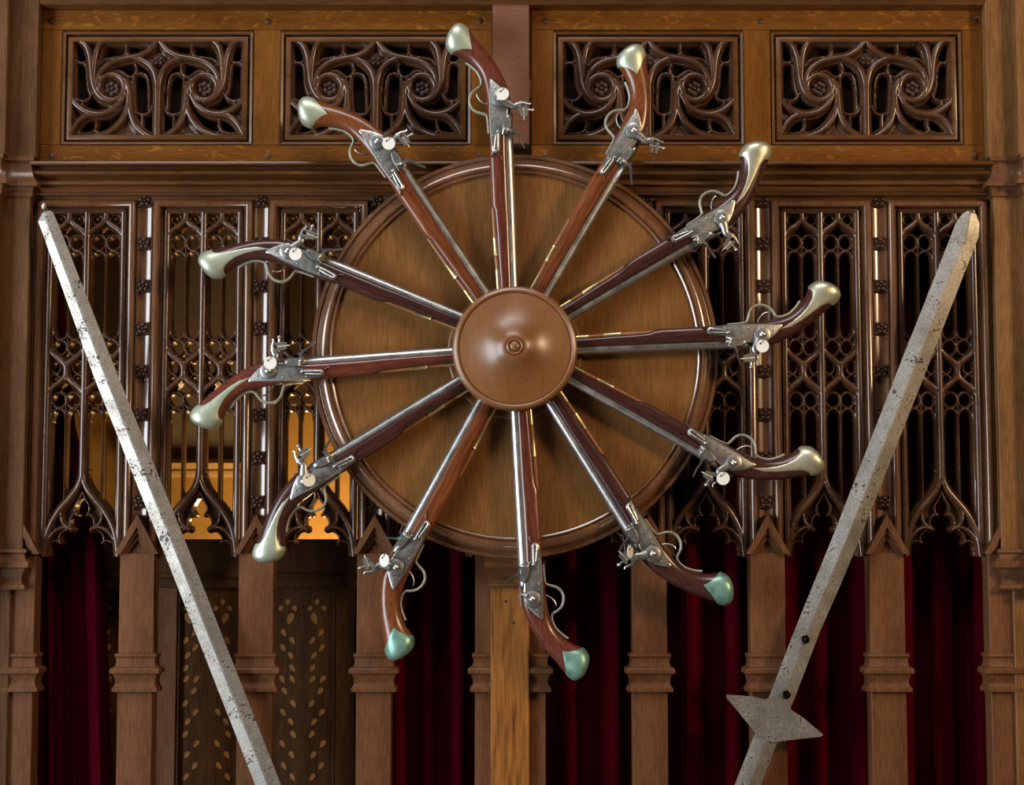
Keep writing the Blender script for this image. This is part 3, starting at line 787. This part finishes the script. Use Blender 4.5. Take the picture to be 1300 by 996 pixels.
def cap_mesh(mat, long):
    m = MB(); seg = 64; nu = 18; uc = 18.2
    rows = []
    for k in range(seg):
        phi = 2 * math.pi * k / seg
        dl = min(abs(phi - math.pi / 2), abs(phi - 3 * math.pi / 2))
        if long: sp = 5.3 * max(0, 1 - dl / 0.95) ** 2.6 + 0.25
        else: sp = 1.7 * max(0, 1 - dl / 1.25) ** 1.4
        u0 = uc - sp
        rows.append([surf(u0 + (NST - u0) * (i / nu) ** (0.8), phi, 0.25 if i == 0 else 0.9) for i in range(nu + 1)])
    rs = [[rows[k][i] for k in range(seg)] for i in range(nu + 1)]
    m.rings(rs, cap=False)
    return m.mesh('butt_cap', mat, PS, False, 70)
def P3(s, t, w): return (-s, -w, t)
def barrel_mesh():
    m = MB(); seg = 20; rs = []
    for s, ct, r in ((-176, 15.9, 5.0), (-177, 15.9, 6.4), (-160, 15.9, 6.4), (-60, 15.2, 7.2), (20, 14.4, 8.0), (44, 14.2, 8.4), (46, 14.2, 9.0), (52, 14.2, 9.0), (54, 14.6, 8.0)):
        rs.append([P3(s, ct + r * math.cos(2 * math.pi * k / seg), r * math.sin(2 * math.pi * k / seg)) for k in range(seg)])
    m.rings(rs); m.box(-78, -54, 19.6, 22.2, -2.5, 2.5, 0.5)
    return m.mesh('barrel', STEEL, PS, False, 40)
def poly_plate(poly, w0, w1, ch=0.8):
    """(s,t) outline extruded from w0 to w1 with a chamfered face"""
    m = MB(); cx = sum(p[0] for p in poly) / len(poly); ct = sum(p[1] for p in poly) / len(poly)
    def sh(k): return [(p[0] + (cx - p[0]) * k / 14, p[1] + (ct - p[1]) * k / 9) for p in poly]
    m.rings([[P3(s, t, w0) for s, t in poly], [P3(s, t, w1 - ch) for s, t in poly], [P3(s, t, w1) for s, t in sh(ch)]])
    return m
PLATE = cr([(0, 0), (2, 3.6), (8, 5.2), (20, 6.4), (30, 9.5), (44, 14.6), (58, 16.8), (72, 16.4), (82, 11), (90, 3.5), (96, -4.6), (86, -5.4), (70, -6.6), (50, -7.2), (28, -6.8), (10, -5.4), (2, -3.8)], 3, closed=True)
def plate_mesh():
    m = poly_plate(PLATE, 9.5, 14.4)
    for s, t, r in ((22, -3.0, 1.7), (52, -2.5, 1.7), (84, 2, 1.5), (79, 8.5, 1.3)):
        m.ball(P3(s, t, 14.5), r, 1, 0.7, 1, 8, 4)
    return m.mesh('lock_plate', LOCK, PS, False, 30)
def spring_mesh():
    m = MB()
    m.tube([P3(27, 3.4, 16), P3(14, 2.8, 16.4), P3(4, 2.2, 16.2), P3(1.6, 0, 16), P3(4, -2.3, 16.2), P3(14, -1.2, 16.4), P3(24, 0.2, 16)], [1.2, 1.3, 1.4, 1.5, 1.4, 1.2, 1], 8)
    m.ball(P3(27, 3, 16.5), 2.6, 1, 0.8, 1)
    return m.mesh('frizzen_spring', LOCK, PS, False)
def pan_mesh():
    m = MB()
    pts = cr([(24, 12), (26, 18), (34, 21.5), (46, 21), (50, 15), (44, 11), (34, 9)], 3, closed=True)
    m.rings([[P3(s, t, 9) for s, t in pts], [P3(s, t, 15.5) for s, t in pts], [P3(36 + (s - 36) * 0.75, 15 + (t - 15) * 0.75, 18.4) for s, t in pts]])
    m.tube([P3(24, 9, 15), P3(30, 11, 18), P3(29, 17, 18), P3(27, 20, 16)], [1.3, 1.6, 1.8, 1.6], 7)
    m.ball(P3(28.5, 16.5, 18.2), 2.4, 1, 0.8, 1)
    return m.mesh('priming_pan', LOCK, PS, False, 40)
def rot(p, c, a):
    ca, sa = math.cos(a), math.sin(a); dx, dy = p[0] - c[0], p[1] - c[1]
    return (c[0] + dx * ca - dy * sa, c[1] + dx * sa + dy * ca)
def frizzen_mesh(ang):
    m = MB(); a = math.radians(ang)
    ln = cr([(28, 19), (27.6, 25), (24, 29.5), (17, 33.5), (8, 40.5)], 4)
    n = len(ln); rs = []
    for i, p in enumerate(ln):
        q = ln[min(i + 1, n - 1)]; r = ln[max(i - 1, 0)]
        tx, ty = q[0] - r[0], q[1] - r[1]; L = math.hypot(tx, ty); nx, ny = -ty / L, tx / L
        th = 1.9 * (1 - 0.75 * i / (n - 1)) + 0.2; wd = 5.5 * (1 - 0.35 * i / (n - 1))
        c1 = rot((p[0] + nx * th, p[1] + ny * th), (28, 19), -a); c2 = rot((p[0] - nx * th, p[1] - ny * th), (28, 19), -a)
        rs.append([P3(*c1, 13 + wd), P3(*c2, 13 + wd), P3(*c2, 13 - wd), P3(*c1, 13 - wd)])
    m.rings(rs)
    # pan cover foot
    f = [rot(q, (28, 19), -a) for q in ((26, 18), (32, 26), (29, 27.5), (24, 21))]
    m.rings([[P3(*q, 8) for q in f], [P3(*q, 17.5) for q in f]])
    return m.mesh('frizzen', BRIGHT, PS, False, 30)
def cock_mesh(ang, neck=True):
    m = MB(); a = math.radians(ang); C = (70, 7)
    rc = lambda s, t, w: P3(*rot((s, t), C, -a), w)
    # dished body
    seg = 20; rs = []
    for r, w in ((10.2, 13.8), (10.6, 15.2), (10, 16.4), (7.5, 17.2), (4.4, 17.4)):
        rs.append([rc(C[0] + r * math.cos(2 * math.pi * k / seg), C[1] + r * math.sin(2 * math.pi * k / seg), w) for k in range(seg)])
    m.rings(rs)
    if neck:
        nk = cr([(66, 13), (62, 20), (59, 25), (61, 30), (60, 34)], 3)
        m.tube([rc(s, t, 17.2) for s, t in nk], [6.2, 5.8, 5.2, 4.8, 4.5, 4.3, 4.2, 4.2, 4.1, 4.0, 3.8, 3.6, 3.4], 10, 0.65)
        for lo_, hi_ in (((61, 31.5), (44.5, 34.5)), ((58.5, 39.5), (44, 39.8))):
            rs = []
            for f, th in ((0, 1.9), (0.5, 2.2), (1, 1.2)):
                s, t = lo_[0] + (hi_[0] - lo_[0]) * f, lo_[1] + (hi_[1] - lo_[1]) * f
                rs.append([rc(s, t - th, 12), rc(s, t + th, 12), rc(s, t + th, 22), rc(s, t - th, 22)])
            m.rings(rs)
        m.tube([rc(63, 31, 17), rc(62.5, 38, 17), rc(60.5, 44.5, 17), rc(62, 46.5, 17)], [2.6, 2.1, 1.6, 1.0], 8)
        m.tube([rc(54, 30, 17), rc(53.5, 41, 17), rc(53.3, 47, 17)], [1.6, 1.6, 1.6], 8)
        m.ball(rc(53.2, 48.5, 17), 2.9)
    else:
        m.tube([rc(66, 14, 16.5), rc(63, 20, 16.5), rc(66, 24, 16)], [3.5, 2.4, 0.8], 8)
    return m.mesh('cock', LOCK, PS, False, 40)
def screw_mesh():
    m = MB(); m.ball(P3(70, 7, 17.6), 4.2, 1, 0.75, 1, 12, 6)
    return m.mesh('cock_screw', BRIGHT, PS, False)
def flint_mesh(ang):
    m = MB(); a = math.radians(ang); rc = lambda s, t, w: P3(*rot((s, t), (70, 7), -a), w)
    m.rings([[rc(56, 35.3, 13), rc(56, 38.2, 13), rc(56, 38.2, 21), rc(56, 35.3, 21)], [rc(40.5, 36.6, 13.5), rc(40.5, 37.6, 13.5), rc(40.5, 37.6, 20.5), rc(40.5, 36.6, 20.5)]])
    return m.mesh('flint', PAPER_OLD, PS, False)
def guard_mesh():
    m = MB()
    pts = cr([(28, -8.6), (44, -9.4), (52, -11), (54.6, -17), (57.5, -25), (64, -31), (73, -32.2), (81.5, -29), (86.6, -23), (89.6, -18), (95, -16.2), (101.5, -17.6), (108, -20.6), (115.5, -27.4), (121.5, -35.2)], 5)
    n = len(pts)
    m.tube([P3(s, t, 0) for s, t in pts], [1.75] * n, 8, 2.3)
    return m.mesh('trigger_guard', IRON, PS, False, 50)
def trigger_mesh():
    m = MB(); m.tube([P3(s, t, 0) for s, t in cr([(66, -9), (68, -14), (72, -19), (77, -22), (80, -22)], 3)], 1.2, 7, 1.8)
    return m.mesh('trigger', LOCK, PS, False)
def rod_meshes(o, k):
    m = MB(); m.tube([P3(-150, 0.4 - o, 0), P3(-120, -1.2 - o, 0), P3(-66, -2.6 - o, 0)], [2.3 * k, 2.2 * k, 2.0 * k], 10)
    a = m.mesh('ramrod', ROD, PS, False)
    m = MB(); m.tube([P3(-176, 1.2 - o, 0), P3(-149, 0.2 - o, 0)], [2.9 * k, 2.6 * k], 12)
    b = m.mesh('ramrod_tip', BRASS, PS, False)
    m = MB(); m.tube([P3(-131, -0.4 - o, 0), P3(-130.5, -0.4 - o, 0), P3(-127, -0.8 - o, 0), P3(-111, -1.3 - o, 0), P3(-108, -1.4 - o, 0), P3(-107.5, -1.4 - o, 0)], [2.4 * k, 3.7 * k, 3.0 * k, 3.0 * k, 3.6 * k, 2.4 * k], 12, 1.2)
    return a, b, m.mesh('ramrod_pipe', BRASS, PS, False)
ROD_SLIM, ROD_DEEP = rod_meshes(0, 1.0), rod_meshes(3.4, 1.15)
COMMON = [('barrel', barrel_mesh()), ('trigger_guard', guard_mesh()), ('trigger', trigger_mesh()), ('lock_plate', plate_mesh()), ('frizzen_spring', spring_mesh()), ('priming_pan', pan_mesh()), ('cock_screw', screw_mesh())]
ME_STOCK = {(k, dp): stock_mesh(v, ST_DEEP if dp else ST_) for k, v in WALNUT.items() for dp in (False, True)}
ME_CAP = {}
PIST = [  # tip px, angle of outward axis (from left, clockwise), wood, cap, long strap, cock angle, frizzen angle, tag px, label
    ((412.5, 474), -4.1, 'red', 'pale', 1, 0, 0, (343, 460.5), 'flintlock pistol at nine o\'clock on the wheel, pale brass butt strap'),
    ((428, 354), 22.8, 'dark', 'pale', 1, 0, -8, (375, 322), 'flintlock pistol at ten o\'clock on the wheel, dark stock and pale butt strap'),
    ((512, 243.4), 56.7, 'orange', 'pale', 0, 0, 0, (493.5, 182), 'orange-brown flintlock pistol at eleven o\'clock on the wheel, short pale cap'),
    ((630, 196.7), 88.1, 'red', 'pale', 0, 0, -10, (638, 119), 'reddish flintlock pistol standing upright at twelve o\'clock on the wheel'),
    ((763, 223.8), 120.6, 'orange', 'pale', 0, 20, 0, None, 'flintlock pistol at one o\'clock on the wheel, rich orange fore-end, no tag'),
    ((852, 307.6), 149.6, 'dark', 'gold', 1, 14, 60, None, 'dark flintlock pistol at two o\'clock on the wheel, brass strap, no tag'),
    ((896, 421.6), 177.9, 'dark', 'gold', 1, 0, 70, (968, 439), 'nearly black flintlock pistol level at three o\'clock on the wheel'),
    ((872, 547), 209.8, 'dark', 'gold', 1, 0, 55, (918, 607), 'dark flintlock pistol at four o\'clock on the wheel with white tag below'),
    ((796, 639), 238.3, 'dark', 'green', 0, 8, 80, (800, 700), 'flintlock pistol at five o\'clock on the wheel, dark stock and green butt cap'),
    ((679, 688.6), 267.0, 'red', 'green', 0, 0, 85, None, 'red-stocked flintlock pistol at six o\'clock on the wheel, green butt cap, no tag'),
    ((544, 661.6), 299.1, 'orange', 'green', 0, 52, 85, (488, 711), 'flintlock pistol at seven o\'clock on the wheel, turquoise cap, cock drawn back'),
    ((451, 581), 328.8, 'dark', 'pale', 1, 0, 0, (392, 609), 'flintlock pistol at eight o\'clock on the wheel with brown aged tag'),
]
for i, ((tx, ty), ang, wd_, cp_, lg, ca, fa, tg, lab) in enumerate(PIST):
    x, z = W(tx, ty, PD_)
    a = math.radians(ang)
    ex, ez = -math.cos(a), math.sin(a)          # outward axis (x, z)
    mx_, mz_ = -ex, -ez                          # muzzle direction
    ry = -math.atan2(mz_, mx_)
    root = empty('flintlock_pistol', UL(x, PD_, z), ry, lab, 'pistol', 'flintlock pistols around the wheel')
    def part_(nm, me): 
        return link(nm, me, root, (0, 0, 0))
    deep = i in (2, 3, 4, 8, 9, 10)
    so = part_('stock', ME_STOCK[(wd_, deep)])
    key = (cp_, lg)
    if key not in ME_CAP: ME_CAP[key] = cap_mesh(CAP[cp_], lg)
    part_('butt_cap', ME_CAP[key])
    for nm, me in COMMON:
        part_(nm, me)
    ra, rb, rc_ = ROD_DEEP if deep else ROD_SLIM
    link('ramrod_tip', rb, part_('ramrod', ra), (0, 0, 0)); part_('ramrod_pipe', rc_)
    part_('frizzen', frizzen_mesh(fa))
    ck = part_('cock', cock_mesh(ca, i != 9))
    if i not in (4, 9): link('flint', flint_mesh(ca), ck, (0, 0, 0))
    if tg:
        td = PD_ - 25
        gx, gz = W(tg[0], tg[1], td)
        edge = i == 8
        clock = ['nine', 'ten', 'eleven', 'twelve', 'one', 'two', 'three', 'four', 'five', 'six', 'seven', 'eight'][i]
        m = MB()
        if edge: m.lathe([(0.2, 0.5), (8, 0.5), (8, -0.5), (0.2, -0.5)], 0, 0, 28)
        else: m.lathe([(0.2, 0.5), (8, 0.5), (8, -0.5), (0.2, -0.5)], 0, 0, 28)
        t = m.build('paper_tag', PAPER_OLD if i == 11 else PAPER, None, UL(gx, td, gz))
        if edge: t.rotation_euler = (0, 0, math.radians(62))
        if i == 10: t.rotation_euler = (0, 0, math.radians(-40))
        tag(t, ('aged brown' if i == 11 else 'small round white') + ' paper tag tied to the pistol at %s o\'clock' % clock, 'tag', 'paper tags on the pistols')
        # loop of string back to the cock
        m = MB(); m.tube(cr([(0, -0.3, 4.6), (0.8, -2.0, 6.5), (1.5, 1.0, 9), (1, 6, 9.5)], 3), 0.45, 5); m.build('string', STRING, t, (0, 0, 0))
        MB().lathe([(1.2, -0.3), (1.2, -1.0), (0.1, -1.05)], -2.4, 3.2, 10).build('eyelet', INK, t, (0, 0, 0))

# =================================================================== SWORDS
def sword(label, edges, d, lean, ridge_f, lug_row, extra_holes=()):
    e0 = edges[-1]
    bx, bz = W((e0[1] + e0[2]) / 2, e0[0], d)
    root = empty('two_handed_sword', UL(bx, d, bz), label=label, cat='sword', group='great swords beside the wheel')
    m = MB(); rs = []
    for row, xl, xr, rise in edges:
        a, b = W(xl, row, d), W(xr, row, d)
        # edges perpendicular to the blade, so slide the right edge down its slope
        f = ridge_f
        c = (a[0] + (b[0] - a[0]) * f, a[1] + (b[1] - a[1]) * f)
        rs.append([(a[0] - bx, 0, a[1] - bz), (c[0] - bx - 1.2, -rise, c[1] - bz), (c[0] - bx + 1.2, -rise, c[1] - bz), (b[0] - bx, 0, b[1] - bz), (c[0] - bx, rise, c[1] - bz)])
    m.rings(rs)
    bl = m.build('blade', BLADE, root, (0, 0, 0), ang=12)
    # axis
    p0 = W((edges[-3][1] + edges[-3][2]) / 2, edges[-3][0], d); p1 = (bx, bz)
    L = math.hypot(p1[0] - p0[0], p1[1] - p0[1]); ax, az = (p1[0] - p0[0]) / L, (p1[1] - p0[1]) / L
    nx, nz = az, -ax
    if nx > 0: nx, nz = -nx, -nz      # pointing left
    q = lambda al, pe: (ax * al + nx * pe, az * al + nz * pe)
    # parrying lugs
    lx, lz = W(*lug_row, d)
    for s in (1, -1):
        pts = [q(-14, 6 * s), q(-3, 17 * s), q(0, 34 * s), q(10, 64 * s), q(13.5, 62 * s), q(24, 42 * s), q(34, 24 * s), q(42, 10 * s), q(42, 0), q(-14, 0)]
        pts = [(lx - bx + a, lz - bz + b) for a, b in pts]
        MB().prism(pts, -3.2, 3.2).build('parrying_lug', BLADE, root, (0, 0, 0))
    # guard, grip, pommel below
    g0, g1 = q(0, 118), q(0, -118)
    MB().tube(cr([(g0[0], 0, g0[1]), (g0[0] * 0.5, 0, g0[1] * 0.5 - 3), (0, 0, 0), (g1[0] * 0.5, 0, g1[1] * 0.5 - 3), (g1[0], 0, g1[1])], 4), 6.5, 10).build('crossguard', LOCK, root, (0, 0, 0))
    a1 = q(4, 0); a2 = q(230, 0); am = q(110, 0)
    MB().tube([(a1[0], 0, a1[1]), (am[0], 0, am[1]), (a2[0], 0, a2[1])], [9, 11, 8], 12).build('grip', OAK_DARK, root, (0, 0, 0))
    MB().ball((q(244, 0)[0], 0, q(244, 0)[1]), 17, 1, 1, 1, 14, 8).build('pommel', LOCK, root, (0, 0, 0))
    for px, py in extra_holes:
        x, z = W(px, py, d)
        MB().lathe([(5.4, -2), (5.4, -5.2), (4.6, -5.6), (4.0, -5.0), (3.6, -3.4), (0.3, -3.0)], 0, 0, 16).ball((1.0, -3.6, -0.4), 2.0).build('rivet', RIVET, root, ((x - bx) * S, 0, (z - bz) * S))
SD = -34
sword('long pitted sword blade leaning on the left beside the wheel, point up', [(267.5, 56, 64, 0.5), (270, 53.5, 67.5, 2), (281, 48.5, 72.2, 4), (300, 55.5, 80, 4.6), (480, 120, 151, 4.6), (690, 204, 236.5, 4.2), (760, 231.5, 264, 3.6), (905, 288.4, 321, 3), (1090, 361, 394, 3), (1230, 416, 449, 3)], SD, 0.39, 0.5, (405, 1130))
sword('tall pitted sword blade leaning on the right with two rivets and a spiked lug', [(267.5, 1229, 1232, 0.5), (271, 1222, 1239, 2), (284, 1213, 1243.5, 4.2), (300, 1207, 1242.5, 6.5), (460, 1143.5, 1180, 7.5), (680, 1057.5, 1093, 6.5), (740, 1033, 1068, 4), (800, 1008.5, 1041.5, 3.2), (880, 978, 1011, 3), (1090, 896, 929, 3), (1230, 841, 874, 3)], SD, 0.39, 0.52, (987, 897), ((1022, 811), (998, 881)))
